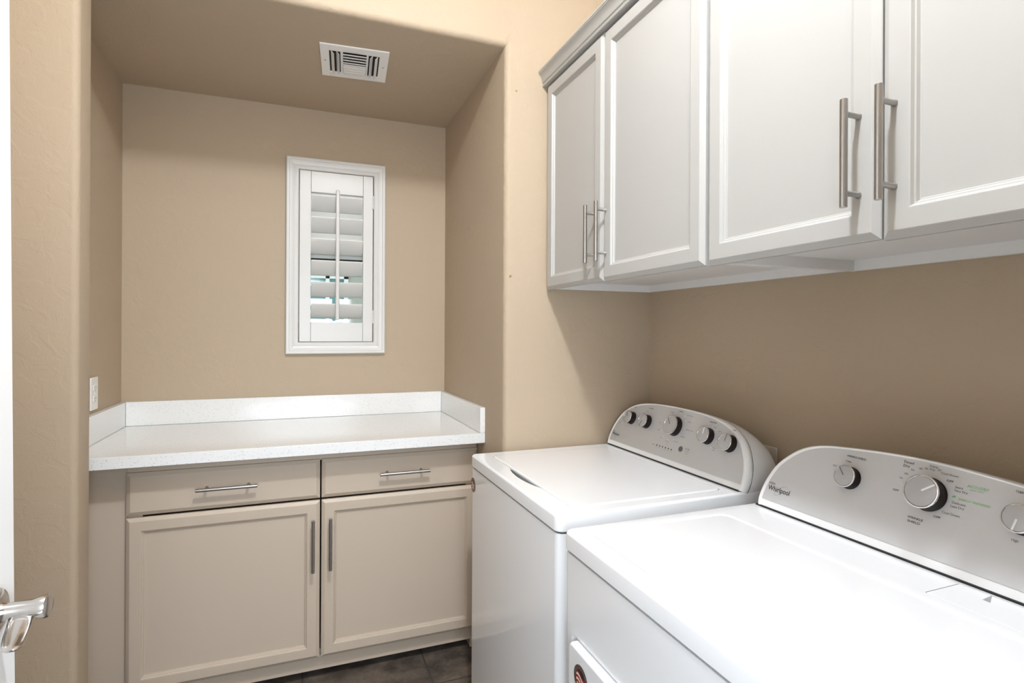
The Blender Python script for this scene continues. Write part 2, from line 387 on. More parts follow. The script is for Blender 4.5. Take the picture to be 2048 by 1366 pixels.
# ------------------------------------------------------------------ countertop
ZT, ZB_, YC = 0.914, 0.875, 2.1003
ct = thing('countertop', 'white speckled quartz countertop with upstands filling the alcove below the window', 'countertop', (0, 2.43, ZB_))
P(obj('slab', BX(XL+0.0005, XR-0.0005, YC, YB-0.0005, ZB_, ZT), 'quartz', ct, bevel=0.0015), ct)
P(obj('backsplash', BX(XL+0.0215, XR-0.0215, YB-0.021, YB-0.0006, ZT+0.0008, 1.016), 'quartz', ct, bevel=0.001), ct)
P(obj('side_splash', BX(XL+0.0006, XL+0.0208, YC, YB-0.0006, ZT+0.0008, 1.016), 'quartz', ct, bevel=0.001), ct)
P(obj('side_splash', BX(XR-0.0208, XR-0.0006, YC, YB-0.0006, ZT+0.0008, 1.016), 'quartz', ct, bevel=0.001), ct)

# ------------------------------------------------------------------ base cabinet
bc = thing('base_cabinet', 'taupe base cabinet with two drawers over two doors below the white counter', 'cabinet', (0.08, 2.48, 0))
YD = 2.184; YF = YD+0.0195
bxa, bxb, bxc, bxd = -0.5352, 0.0781, 0.0839, 0.6935
bm = bmesh.new()
box(bm, bxa+0.002, bxa+0.020, YF+0.02, YB-0.002, 0.0, ZB_-0.002); box(bm, bxd-0.018, bxd, YF+0.02, YB-0.002, 0.0, ZB_-0.002)
box(bm, bxa+0.021, bxd-0.019, YF+0.02, YB-0.002, 0.095, 0.113); box(bm, bxa+0.021, bxd-0.019, YB-0.012, YB-0.002, 0.1135, ZB_-0.002)
P(obj('carcass', bm, 'cab_tan', bc), bc)
bm = bmesh.new()
for a in ((bxa+0.002, bxa+0.045, 0.092, ZB_-0.001), (bxd-0.045, bxd, 0.092, ZB_-0.001)):
    box(bm, a[0], a[1], YF, YF+0.019, a[2], a[3])
for a in ((0.092, 0.0975), (0.834, ZB_-0.001)):
    for u, v in ((bxa+0.0451, bxd-0.0451),):
        box(bm, u, v, YF+0.0001, YF+0.019, a[0], a[1])
P(obj('face_frame', bm, 'cab_tan', bc), bc)
P(obj('filler_panel', BX(XL+0.001, bxa+0.0005, YF+0.006, YF+0.02, 0.002, ZB_-0.0015), 'cab_tan', bc, bevel=0.001), bc)
P(obj('toe_kick', BX(bxa+0.021, bxd-0.019, 2.222, 2.236, 0.036, 0.0935), 'cab_tan', bc), bc)
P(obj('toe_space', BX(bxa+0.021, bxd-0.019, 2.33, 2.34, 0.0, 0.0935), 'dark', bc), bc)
ux, uz, un = (1, 0, 0), (0, 0, 1), (0, -1, 0)
for x0, x1, hx in ((bxa, bxb, -0.229), (bxc, bxd, 0.3905)):
    d = P(obj('drawer', ring_face(x1-x0, 0.839-0.6946, DRAWER_RINGS, (x0, YF-0.0005, 0.6946), ux, uz, un), 'cab_tan', bc), bc)
    h = bar_pull(d, (hx, YD, 0.771), (1, 0, 0), (0, -1, 0), 0.193, 0.132)
for x0, x1, hx in ((bxa, bxb, 0.0535), (bxc, bxd, 0.1145)):
    d = P(obj('door', ring_face(x1-x0, 0.6867-0.0982, DOOR_RINGS, (x0, YF-0.0005, 0.0982), ux, uz, un), 'cab_tan', bc), bc)
    h = bar_pull(d, (hx, YD, 0.528), (0, 0, 1), (0, -1, 0), 0.191, 0.130)

# ------------------------------------------------------------------ wall cabinets
def wall_cabinet(label, y0, y1, doors, handles, zlow):
    """side panels, recessed bottom, hanging rail, frame and two framed doors; opens towards -X"""
    root = thing('wall_cabinet', label, 'cabinet', ((0.873+XW)/2, (y0+y1)/2, zlow), 'pale greige wall cabinets above the washer and dryer')
    xf, zt = 0.8725, 2.2860
    bm = bmesh.new()
    for a in ((y0, y0+0.016), (y1-0.016, y1)):
        box(bm, xf+0.0195, XW-0.001, a[0], a[1], zlow, zt)
    box(bm, xf+0.0195, XW-0.001, y0+0.0161, y1-0.0161, zlow+0.026, zlow+0.042)
    box(bm, xf+0.0195, XW-0.001, y0+0.0161, y1-0.0161, zt-0.016, zt)
    box(bm, XW-0.017, XW-0.001, y0+0.0161, y1-0.0161, zlow, zlow+0.0259)
    box(bm, XW-0.006, XW-0.001, y0+0.0161, y1-0.0161, zlow+0.0421, zt-0.0161)
    P(obj('carcass', bm, 'carcass', root), root)
    bm = bmesh.new()
    ym = (doors[0][0]+doors[1][1])/2
    for a in ((y0+0.004, y0+0.038), (y1-0.038, y1-0.004)): box(bm, xf, xf+0.019, a[0], a[1], zlow, zt)
    for u, v in ((y0+0.0381, y1-0.0381),):
        box(bm, xf+0.0001, xf+0.019, u, v, zlow, zlow+0.020); box(bm, xf+0.0001, xf+0.019, u, v, zt-0.07, zt)
    P(obj('face_frame', bm, 'cab_white', root), root)
    for (ya, yb, za, zb), (hy, hz0, hz1) in zip(doors, handles):
        d = P(obj('door', ring_face(yb-ya, zb-za, DOOR_RINGS, (xf-0.0005, yb, za), (0, -1, 0), (0, 0, 1), (-1, 0, 0)), 'cab_white', root), root)
        bar_pull(d, (0.853, hy, (hz0+hz1)/2), (0, 0, 1), (-1, 0, 0), hz1-hz0, 0.128)
    return root
wall_cabinet('far pale greige two-door wall cabinet above the washer, against the alcove corner', 1.0125, 1.884,
             [(1.4635, 1.868, 1.4745, 2.227), (1.0165, 1.4600, 1.4725, 2.224)], [(1.506, 1.531, 1.709), (1.4405, 1.530, 1.708)], 1.479)
wall_cabinet('near pale greige two-door wall cabinet above the dryer, at the right edge', 0.232, 1.0085,
             [(0.6085, 1.0060, 1.4695, 2.224), (0.2360, 0.6050, 1.4665, 2.224)], [(0.6420, 1.5225, 1.6975), (0.5840, 1.5225, 1.6980)], 1.477)
# crown moulding along both cabinets
prof = [(0.8722, 2.2300), (0.8440, 2.2300), (0.8425, 2.2345), (0.8460, 2.2375), (0.8460, 2.2415), (0.8425, 2.2445), (0.8410, 2.2500), (0.8395, 2.2580), (0.8360, 2.2660),
        (0.8310, 2.2725), (0.8280, 2.2755), (0.8280, 2.2780), (0.8262, 2.2795), (0.8262, 2.2850), (0.8722, 2.2850)]
bm = bmesh.new(); loft(bm, [[(x, y, z) for x, z in prof] for y in (0.232, 1.8845)])
tag(obj('crown_molding', bm, 'cab_white', smooth=30), 'pale stepped crown molding running along the top of the wall cabinets', 'molding')

# ------------------------------------------------------------------ ceiling register
vg = thing('air_register', 'white metal air register set in the alcove ceiling', 'vent', (0.1985, 2.2225, ZN))
vg.rotation_euler = (0, 0, R(-4.5))
def vbox(bm, x0, x1, y0, y1, z0, z1): box(bm, x0, x1, y0, y1, z0, z1)
hw, hh = 0.1235, 0.1285
bm = bmesh.new(); zt = -0.0005
bars = [(-hw, -0.092, -hh, hh), (0.090, hw, -hh, hh), (-0.092, 0.090, -hh, -0.086), (-0.092, 0.090, 0.090, hh), (-0.052, -0.0425, -0.086, 0.090), (0.0425, 0.050, -0.086, 0.090)]
for a in bars: box(bm, a[0], a[1], a[2], a[3], -0.006, zt)
obj('face_plate', bm, 'register', vg, bevel=0.0008)
obj('duct_opening', BX(-0.092, 0.090, -0.086, 0.090, -0.0012, zt), 'dark', vg)
def blade(x0, x1, y0, y1, ax, ang, w=0.016):
    bm = bmesh.new(); t_ = 0.0006
    c = Vector(((x0+x1)/2, (y0+y1)/2, -0.0095)); 
    if ax == 'y': L = Vector((0, (y1-y0)/2, 0)); wv = Vector((math.cos(ang), 0, math.sin(ang)))*w/2; nv = Vector((-math.sin(ang), 0, math.cos(ang)))*t_
    else: L = Vector(((x1-x0)/2, 0, 0)); wv = Vector((0, math.cos(ang), math.sin(ang)))*w/2; nv = Vector((0, -math.sin(ang), math.cos(ang)))*t_
    vs = [c + a*L + b2*wv + d*nv for d in (-1, 1) for a, b2 in ((-1, -1), (1, -1), (1, 1), (-1, 1))]
    v = [bm.verts.new(p) for p in vs]
    for f in ((0, 1, 2, 3), (7, 6, 5, 4), (0, 4, 5, 1), (1, 5, 6, 2), (2, 6, 7, 3), (3, 7, 4, 0)): bm.faces.new([v[i] for i in f])
    return obj('vane', bm, 'register', vg)
for x in (-0.080, -0.0610): blade(x-0.004, x+0.004, -0.084, 0.088, 'y', R(-52), 0.017)
for x in (0.0600, 0.0790): blade(x-0.004, x+0.004, -0.084, 0.088, 'y', R(52), 0.017)
for k in range(8):
    y = -0.0735 + k*0.0218
    blade(-0.042, 0.042, y-0.01, y+0.01, 'x', R(17 if k < 4 else 6), 0.0290)
for x in (-0.108, 0.107):
    bm = bmesh.new(); cyl(bm, (x, -0.005, -0.0075), (x, -0.005, -0.005), 0.003, 12); obj('screw', bm, 'steel', vg)

# ------------------------------------------------------------------ outlets and screws
def outlet(label, loc, facing, material, zsize=0.118):
    r_ = thing('wall_outlet', label, 'outlet', loc)
    s = facing
    bm = BX(0, 0.0055*s, -0.0365, 0.0365, -zsize/2, zsize/2); 
    obj('cover_plate', bm, material, r_, bevel=0.002)
    for z in (-0.0195, 0.0195):
        bm = bmesh.new(); pts = [(0.0170*math.copysign(min(1, abs(math.cos(a))*1.0), math.cos(a)), 0.0165*max(-0.82, min(0.82, math.sin(a)))) for a in [2*PI*i/28 for i in range(28)]]
        loft(bm, [[(x, a, z+b2) for a, b2 in pts] for x in (0.0056*s, 0.0078*s)])
        rc = obj('receptacle', bm, material, r_, smooth=40)
        bm = bmesh.new()
        for y in (-0.006, 0.006): box(bm, 0.0079*s, 0.0081*s, y-0.0011, y+0.0011, z-0.001, z+0.007)
        cyl(bm, (0.0079*s, 0, z-0.007), (0.0081*s, 0, z-0.007), 0.0022, 12)
        obj('slot', bm, 'ink_grey', rc)
    bm = bmesh.new(); cyl(bm, (0.0055*s, 0, 0), (0.0068*s, 0, 0), 0.003, 14); obj('screw', bm, material, r_)
    return r_
outlet('white duplex outlet on the alcove left wall just above the counter upstand', (XL+0.0003, 2.4190, 1.0875), 1, 'outlet')
outlet('almond outlet plate on the right wall peeking out behind the washer console', (XW-0.0003, 1.279, 0.921), -1, 'outlet_tan')
for (x, z), lab in (((0.738, 2.200), 'small screw in the tan wall strip beside the alcove, level with the cabinet tops'),
                    ((0.7185, 1.522), 'small screw in the tan wall strip beside the alcove, level with the lower cabinet handles')):
    s_ = thing('wall_screw', lab, 'screw', (x, YO, z), 'screws left in the wall strip')
    bm = bmesh.new(); cyl(bm, (0, -0.0005, 0), (0, -0.004, 0), 0.0042, 18, [(0, 0.0042), (0.6, 0.0042), (1, 0.0028)]); obj('screw_head', bm, 'brass', s_, smooth=40)
    bm = bmesh.new(); box(bm, -0.0022, 0.0022, -0.0042, -0.00405, -0.0004, 0.0004); box(bm, -0.0004, 0.0004, -0.0042, -0.00405, -0.0022, 0.0022); obj('cross_slot', bm, 'dark', s_)

# ------------------------------------------------------------------ lettering
def text_bm(body, h, width=None, bold=0.0, align='CENTER'):
    cu = bpy.data.curves.new('t', 'FONT'); cu.body = body; cu.size = 1; cu.align_x = 'LEFT'; cu.fill_mode = 'FRONT'; cu.resolution_u = 3
    cu.offset = 0.014
    o = bpy.data.objects.new('t', cu); C.objects.link(o)
    dg = bpy.context.evaluated_depsgraph_get()
    me = bpy.data.meshes.new_from_object(o.evaluated_get(dg))
    bm = bmesh.new(); bm.from_mesh(me)
    bpy.data.objects.remove(o); bpy.data.curves.remove(cu); bpy.data.meshes.remove(me)
    xs = [v.co.x for v in bm.verts]; ys = [v.co.y for v in bm.verts]
    w = max(xs)-min(xs); k = h/0.70; kx = (width/w) if width else k
    for v in bm.verts:
        v.co.x = (v.co.x-min(xs))*kx - (w*kx/2 if align == 'CENTER' else 0); v.co.y = (v.co.y-0.35)*k; v.co.z = 0
    return bm
class Panel:
    """leaning control panel: (y, s) are metres along the width and up the slope, n out of the face"""
    def __init__(s, x0, z0, lean=20):
        L = R(lean); s.o = Vector((x0, 0, z0)); s.u = Vector((math.sin(L), 0, math.cos(L))); s.n = Vector((-math.cos(L), 0, math.sin(L)))
    def p(s, y, t, n=0): return s.o + Vector((0, y, 0)) + s.u*t + s.n*n
def letters(name, items, material, panel, parent, root, n=0.0004):
    """each printed word or line is a print of its own on the panel"""
    for it in items:
        body, y, s, h = it[:4]; w = it[4] if len(it) > 4 else None; al = it[6] if len(it) > 6 else 'CENTER'
        tb = text_bm(body, h, w, align=al)
        for v in tb.verts: v.co = panel.p(y-v.co.x, s+v.co.y, n)
        P(obj(name, tb, material, parent), root)
def dots(name, items, material, panel, parent, root, n=0.0004, h=0.0004):
    for y, s, r_ in items:
        bm = bmesh.new(); cyl(bm, panel.p(y, s, n), panel.p(y, s, n+h), r_, 16)
        P(obj(name, bm, material, parent), root)
def swoosh(bm, panel, y, s, k, n=0.0005):
    """thin looping stroke behind the logo word and the small oval mark above it"""
    pts = []
    for i in range(40):
        a = -PI*0.15 + 2*PI*0.86*i/39
        pts.append((0.020*math.cos(a)*k, 0.0068*math.sin(a)*k))
    tl = R(38)
    P_ = [(x*math.cos(tl)-z*math.sin(tl), x*math.sin(tl)+z*math.cos(tl)) for x, z in pts]
    w = 0.00022*k
    for (a, b2), (c, d) in zip(P_[:-1], P_[1:]):
        dx, dz = c-a, d-b2; L = math.hypot(dx, dz) or 1; nx, nz = -dz/L*w, dx/L*w
        vs = [panel.p(y-q0, s+q1, n) for q0, q1 in ((a-nx, b2-nz), (c-nx, d-nz), (c+nx, d+nz), (a+nx, b2+nz))]
        bm.faces.new([bm.verts.new(v) for v in vs])
def logo(panel, parent, root, y, s, w, h, material='ink'):
    bm = bmesh.new()
    tb = text_bm('Whirlpool', h, w); mp = {}
    for v in tb.verts: mp[v] = bm.verts.new(panel.p(y-v.co.x, s+v.co.y, 0.0005))
    for f in tb.faces: bm.faces.new([mp[v] for v in f.verts])
    tb.free()
    k = w/0.064
    # oval mark: two pointed ring halves and three little letters
    oy, os_ = y+w*0.36, s+h*0.5+0.0052*k
    for sg in (-1, 1):
        N = 14
        for i in range(N):
            a0, a1 = PI*i/N, PI*(i+1)/N
            q = []
            for a, e in ((a0, 1), (a1, 1), (a1, .68), (a0, .68)):
                q.append(panel.p(oy-0.0092*k*math.cos(a)*(1 if e == 1 else .82), os_ + sg*0.0026*k*math.sin(a)*e, 0.0005))
            bm.faces.new([bm.verts.new(v) for v in q])
    for j in (-1, 0, 1):
        for a in (-0.0007, 0.0007):
            q = [panel.p(oy-(j*0.003+a+dx)*k, os_+dz*k, 0.0005) for dx, dz in ((-.0003, -.0011), (.0003, -.0011), (.0003, .0011), (-.0003, .0011))]
            bm.faces.new([bm.verts.new(v) for v in q])
    lg = P(obj('brand_logo', bm, material, parent), root)
    bm = bmesh.new(); swoosh(bm, panel, y-0.006*k, s-0.001*k, k)
    P(obj('logo_loop', bm, 'ink_grey', parent), root)
    return lg
def knob(panel, parent, root, y, s, r_, depth, ptr, dark=False, lightring=True):
    """dark sided dial with silver face, chrome rim and a pointer line; ptr is degrees anticlockwise from 12"""
    bm = bmesh.new()
    cyl(bm, panel.p(y, s, 0.0004), panel.p(y, s, depth), r_, 48, [(0, r_*0.99), (0.06, r_*1.0), (0.12, r_*0.955), (0.86, r_*0.95)])
    kb = P(obj('knob', bm, 'knob_dark', parent, smooth=40), root)
    bm = bmesh.new(); d = depth
    cyl(bm, panel.p(y, s, d*0.86), panel.p(y, s, d), r_, 48, [(0, r_*0.95), (0.15, r_*0.985), (0.75, r_*0.985), (0.95, r_*0.955), (1.0, r_*0.90), (0.75, r_*0.874), (0.3, r_*0.873)])
    P(obj('rim', bm, 'chrome', kb, smooth=50), root)
    bm = bmesh.new()
    cyl(bm, panel.p(y, s, d*0.9), panel.p(y, s, d*0.985), r_, 48, [(0, r_*0.872), (0.9, r_*0.872), (1, r_*0.85)])
    P(obj('face', bm, 'knob_face', kb, smooth=40), root)
    bm = bmesh.new(); a = R(ptr); w = 0.0011 if dark else 0.0016
    dy, ds = math.sin(a), math.cos(a)           # anticlockwise = towards +Y as seen from the front
    r0, r1 = r_*0.08, r_*0.88
    q0 = [(r0, -w), (r1, -w), (r1, w), (r0, w)]
    rings = []
    for n_ in (d*0.985, d*0.985+0.0007):
        rings.append([panel.p(y + dy*t_ + ds*e, s + ds*t_ - dy*e, n_) for t_, e in q0])
    loft(bm, rings)
    P(obj('pointer', bm, 'ink_grey' if dark else 'plastic_white', kb), root)
    return kb
def arch(yc, half_pts, n=6):
    """smooth arch outline from (half width, s) points, listed from the foot to the crown"""
    def cr(p0, p1, p2, p3, t):
        return tuple(0.5*((2*b)+(-a+c)*t+(2*a-5*b+4*c-d)*t*t+(-a+3*b-3*c+d)*t**3) for a, b, c, d in zip(p0, p1, p2, p3))
    pts = list(half_pts); ext = [pts[0]] + pts + [(-pts[-2][0], pts[-2][1])]
    out = []
    for i in range(1, len(ext)-2):
        for k in range(n): out.append(cr(ext[i-1], ext[i], ext[i+1], ext[i+2], k/n))
    out.append(pts[-1])
    right = [(yc-w, s) for w, s in out]; left = [(yc+w, s) for w, s in reversed(out[:-1])]
    return right + left                          # near foot -> crown -> far foot
def console(root, panel, yc, half, xback, zt, seam_s=(0.01, 0.17), panel_mat='panel', band=0.0165):
    o = arch(yc, half); smax = max(s for y, s in o)
    def ring(k_in, n, s0=0.0, zs=1.0):
        r_ = []
        for y, s in o:
            ky = (abs(y-yc)-k_in)/abs(y-yc) if abs(y-yc) > 1e-6 else 1
            ky = max(ky, 0)
            r_.append(panel.p(yc+(y-yc)*ky, max(s0, s*(1-k_in*0.42/smax)), n))
        return r_
    bm = bmesh.new()
    front = [ring(0.016, -0.0012), ring(0.0135, 0.0004), ring(0.008, 0.0015), ring(0.003, -0.003), ring(0.0, -0.010), ring(0.0, -0.0195), ring(0.0008, -0.0203)]
    loft(bm, front)
    P(obj('console_bezel', bm, 'plastic_white', root, smooth=45), root)
    bm = bmesh.new(); loft(bm, [ring(0.0016, -0.0195), ring(0.0016, -0.0235)])
    P(obj('console_seam', bm, 'dark', root, smooth=45), root)
    # rear housing: rings morph from the bezel outline to an upright, lower one at the back
    bm = bmesh.new(); a = ring(0.0006, -0.0228); rings = [a]
    steps = 7
    for i in range(1, steps+1):
        t_ = i/steps; r_ = []
        for (y, s), pa in zip(o, a):
            tz = zt + (s*0.915)*0.94
            pb = Vector((xback, yc + (y-yc)*0.985, tz))
            e = t_**1.0
            q = pa.lerp(pb, e)
            f = 1 + 0.0*math.sin(PI*t_)
            drop = (t_**3.0)*0.016*(s/smax)
            r_.append(Vector((q.x, yc+(q.y-yc)*(1-0.02*t_**3), q.z-drop)))
        rings.append(r_)
    loft(bm, rings)
    P(obj('console_housing', bm, 'enamel', root, smooth=45), root)
    # silver face
    bm = bmesh.new(); pr = []
    for ins, n in ((0.0155, -0.0010), (0.0155, 0.0001)):
        r_ = []
        for y, s in o:
            ky = max((abs(y-yc)-ins)/abs(y-yc), 0) if abs(y-yc) > 1e-6 else 1
            r_.append(panel.p(yc+(y-yc)*ky, max(band, s*(1-(ins*0.40)/smax)), n))
        pr.append(r_)
    loft(bm, pr)
    return P(obj('control_panel', bm, panel_mat, root, smooth=40), root)

def boolean(o, cutter_bm):
    me = bpy.data.meshes.new('cut'); bmesh.ops.recalc_face_normals(cutter_bm, faces=cutter_bm.faces); cutter_bm.to_mesh(me); cutter_bm.free()
    c = bpy.data.objects.new('cut', me); C.objects.link(c)
    keep = o.matrix_parent_inverse.copy(); par = o.parent; o.parent = None
    md = o.modifiers.new('b', 'BOOLEAN'); md.operation = 'DIFFERENCE'; md.object = c; md.solver = 'EXACT'
    dg = bpy.context.evaluated_depsgraph_get(); dg.update()
    new = bpy.data.meshes.new_from_object(o.evaluated_get(dg))
    o.modifiers.remove(md); old = o.data; o.data = new; bpy.data.meshes.remove(old); new.name = o.name
    bpy.data.objects.remove(c); bpy.data.meshes.remove(me)
    o.parent = par; o.matrix_parent_inverse = keep
    for p in new.polygons: p.use_smooth = True
    new.set_sharp_from_angle(angle=R(28))
def solid_top(x0, x1, y0, y1, z0, z1, r=0.022, e=0.007, n=7):
    """moulded machine top: rounded corners and rolled upper edge"""
    bm = bmesh.new(); rs = [rrect(x0+0.002, x1-0.002, y0+0.002, y1-0.002, r, z0, n), rrect(x0, x1, y0, y1, r, z0+0.003, n)]
    for i in range(6):
        a = R(90*i/5); ins = e*(1-math.cos(a)); rs.append(rrect(x0+ins, x1-ins, y0+ins, y1-ins, max(r-ins, 0.004), z1-e+e*math.sin(a), n))
    rs.append(rrect(x0+e+0.002, x1-e-0.002, y0+e+0.002, y1-e-0.002, max(r-e, 0.004), z1, n))
    loft(bm, rs); return bm
def badge(parent, root, x, y, z, r_):
    """round bronze sticker with a waving red and white flag on a dark ground"""
    pn = Panel(x, 0, 0)
    bm = bmesh.new(); cyl(bm, pn.p(y, z, 0.0002), pn.p(y, z, 0.0008), r_, 48)
    bd = P(obj('badge', bm, 'badge_brown', parent), root)
    bm = bmesh.new(); cyl(bm, pn.p(y, z, 0.0008), pn.p(y, z, 0.0010), r_*0.70, 40)
    P(obj('badge_center', bm, 'navy', bd), root)
    for mi, sel in (('red', 0), ('cream', 1)):
        bm = bmesh.new()
        for k in range(6):
            if k % 2 != sel: continue
            for i in range(12):
                def pt(u, kk):
                    xx = -0.62+1.24*u; zz = 0.46-0.17*kk + 0.10*math.sin(u*6.0) - 0.14*u
                    m_ = math.hypot(xx, zz)
                    if m_ > 0.66: xx, zz = xx*0.66/m_, zz*0.66/m_
                    return pn.p(y-xx*r_, z+zz*r_, 0.0011)
                q = [pt(i/12, k), pt((i+1)/12, k), pt((i+1)/12, k+1), pt(i/12, k+1)]
                bm.faces.new([bm.verts.new(v) for v in q])
        P(obj('flag_stripes', bm, mi, bd), root)
    return bd

# ------------------------------------------------------------------ washer
wa = thing('washing_machine', 'white top-load washer with five-dial silver console, beside the alcove corner', 'washing machine', (0.91, 1.515, 0))
wx0, wx1, wy0, wy1, wz = 0.565, 1.262, 1.165, 1.865, 0.890
bm = bmesh.new(); loft(bm, [rrect(wx0+0.002, wx1-0.004, wy0+0.002, wy1-0.002, 0.020, z, 7) for z in (0.035, 0.8455)])
P(obj('body', bm, 'enamel', wa, smooth=40), wa)
bm = bmesh.new(); loft(bm, [rrect(wx0+0.006, wx1-0.008, wy0+0.006, wy1-0.006, 0.018, z, 7) for z in (0.8456, 0.8492)])
P(obj('seam', bm, 'dark', wa, smooth=40), wa)
top = P(obj('top_frame', solid_top(wx0, wx1, wy0, wy1, 0.8493, wz), 'enamel', wa, smooth=35), wa)
lx0, lx1, ly0, ly1 = 0.627, 1.082, 1.208, 1.806
g = 0.0022
cb = bmesh.new(); loft(cb, [rrect(lx0-g, lx1+g, ly0-g, ly1+g, 0.020, z, 7) for z in (wz-0.006, wz+0.01)]); boolean(top, cb)
# hand hold scooped out of the frame in front of the lid
cb = bmesh.new(); ya, yb = 1.385, 1.640; N = 20
def scoop(z, k):
    pts = [(lx0+0.006, ya+0.012*(1-k), z), (lx0+0.006, yb-0.012*(1-k), z)]
    for i in range(1, N):
        t_ = i/N; pts.append((lx0+0.004 - 0.0255*k*math.sin(PI*t_)**0.6, yb-(yb-ya)*t_, z))
    return pts
loft(cb, [scoop(wz-0.022, 0.97), scoop(wz-0.003, 0.98), scoop(wz+0.001, 1.0), scoop(wz+0.006, 1.05)]); boolean(top, cb)
bm = bmesh.new(); rs = [rrect(lx0, lx1, ly0, ly1, 0.018, wz-0.0055, 7), rrect(lx0, lx1, ly0, ly1, 0.018, wz-0.0005, 7)]
for i in range(1, 5):
    a = R(90*i/4); rs.append(rrect(lx0+0.006*(1-math.cos(a)), lx1-0.006*(1-math.cos(a)), ly0+0.006*(1-math.cos(a)), ly1-0.006*(1-math.cos(a)), 0.016, wz-0.0005+0.0028*math.sin(a), 7))
rs.append(rrect(lx0+0.009, lx1-0.009, ly0+0.009, ly1-0.009, 0.014, wz+0.0023, 7))
loft(bm, rs); P(obj('lid', bm, 'enamel', wa, smooth=35), wa)
bm = bmesh.new(); hp = scoop(0, 0.965)[2:]                # sloping floor of the hand hold, deepest under the lid; dark grey paints in its shade
ro = [bm.verts.new((x, y, wz-0.0035)) for x, y, z in hp]; ri = [bm.verts.new((lx0+0.003, y, wz-0.0035-0.016*math.sin(PI*(yb-y)/(yb-ya))**0.5)) for x, y, z in hp]
for i in range(len(hp)-1): bm.faces.new((ro[i], ro[i+1], ri[i+1], ri[i]))
P(obj('hand_hold', bm, 'button_and_shade', wa, smooth=60), wa)
for x, y in ((0.60, 1.20), (0.60, 1.83), (1.22, 1.20), (1.22, 1.83)):
    bm = bmesh.new(); cyl(bm, (x, y, 0), (x, y, 0.035), 0.02, 16); P(obj('foot', bm, 'dark', wa), wa)
wp = Panel(1.113, 0.893)
whalf = [(0.350, 0.0), (0.353, 0.023), (0.350, 0.052), (0.339, 0.085), (0.317, 0.120), (0.290, 0.145), (0.250, 0.166), (0.203, 0.179), (0.142, 0.187), (0.07, 0.1905), (0.0, 0.1915)]
wcp = console(wa, wp, 1.515, whalf, 1.250, 0.8905)
P(obj('console_gap', BX(1.110, 1.126, wy0+0.012, wy1-0.012, wz+0.0002, 0.8935), 'dark', wa), wa)
for y, s, r_, ptr, dk in ((1.750, 0.116, 0.0235, 28, True), (1.656, 0.117, 0.0245, 160, True), (1.503, 0.1255, 0.0325, 42, True), (1.345, 0.121, 0.0250, 0, False), (1.252, 0.116, 0.0255, -8, True)):
    knob(wp, wa, wa, y, s, r_, 0.024, ptr, dk)
letters('printed_word', [('SOIL LEVEL', 1.752, 0.158, 0.0034, 0.022), ('WASH TEMP', 1.656, 0.166, 0.0034, 0.026), ('Normal', 1.496, 0.1775, 0.0036, 0.018),
    ('RINSE OPTIONS', 1.341, 0.1655, 0.0036, 0.031), ('PRESOAK', 1.253, 0.1565, 0.0036, 0.020), ('Sense', 1.586, 0.049, 0.003, 0.011), ('Start / Pause', 1.416, 0.066, 0.0030, 0.020), ('on', 1.5195, 0.063, 0.0026, 0.006)],
    'ink', wp, wcp, wa)
letters('printed_setting', [('Heavy', 1.772, 0.150, 0.0024, 0.009), ('Light', 1.818, 0.089, 0.0024, 0.010), ('Hot', 1.670, 0.154, 0.0026, 0.006), ('Cold', 1.712, 0.093, 0.0026, 0.007), ('Tap', 1.703, 0.083, 0.0026, 0.007),
    ('Low Water', 1.540, 0.169, 0.0028, 0.018), ('Deep Water Wash', 1.449, 0.170, 0.0028, 0.029), ('Heavy Duty', 1.443, 0.150, 0.0028, 0.018), ('Bulky Items / Sheets', 1.432, 0.1245, 0.0028, 0.034),
    ('Rinse & Spin', 1.455, 0.099, 0.0028, 0.021), ('Drain & Spin', 1.479, 0.078, 0.0028, 0.020), ('Clean Washer', 1.524, 0.071, 0.0028, 0.020), ('Soak', 1.560, 0.078, 0.0028, 0.008), ('Quick Wash', 1.582, 0.101, 0.0028, 0.018), ('Delicate', 1.585, 0.126, 0.0028, 0.010),
    ('Normal', 1.328, 0.152, 0.0028, 0.010), ('2 Rinses', 1.304, 0.1435, 0.0028, 0.013), ('Off', 1.246, 0.148, 0.0026, 0.005), ('On', 1.223, 0.138, 0.0026, 0.005), ('2 Rinses', 1.309, 0.092, 0.0026, 0.012), ('Softener', 1.309, 0.085, 0.0026, 0.011), ('Softener', 1.289, 0.113, 0.0026, 0.010),
    ('Lid Locked', 1.416, 0.059, 0.0022, 0.016), ('hold 3 sec', 1.416, 0.052, 0.0022, 0.014),
    ('Sense', 1.567, 0.043, 0.0018, 0.006), ('Fill', 1.552, 0.043, 0.0018, 0.004), ('Wash', 1.537, 0.043, 0.0018, 0.006), ('Rinse', 1.521, 0.043, 0.0018, 0.006), ('Spin', 1.505, 0.043, 0.0018, 0.006), ('Done', 1.489, 0.043, 0.0018, 0.006)],
    'ink_grey', wp, wcp, wa)
dots('status_light', [(1.567-0.0155*i, 0.0495, 0.0024) for i in range(6)], 'ink', wp, wcp, wa)
dots('setting_mark', [(1.765, 0.148, .0016), (1.803, 0.088, .0016), (1.661, 0.154, .0018), (1.700, 0.082, .0018), (1.524, 0.166, .0016), (1.495, 0.172, .0018), (1.472, 0.165, .0018), (1.460, 0.150, .0018), (1.456, 0.126, .0018),
    (1.468, 0.101, .0018), (1.492, 0.083, .0018), (1.520, 0.0775, .0018), (1.548, 0.083, .0018), (1.566, 0.101, .0018), (1.340, 0.152, .0018), (1.318, 0.145, .0018), (1.257, 0.149, .0018), (1.233, 0.139, .0018), (1.305, 0.113, .0016), (1.322, 0.091, .0018)],
    'white_dot', wp, wcp, wa)
dots('start_button', [(1.447, 0.060, 0.0085)], 'button_and_shade', wp, wcp, wa, h=0.002)
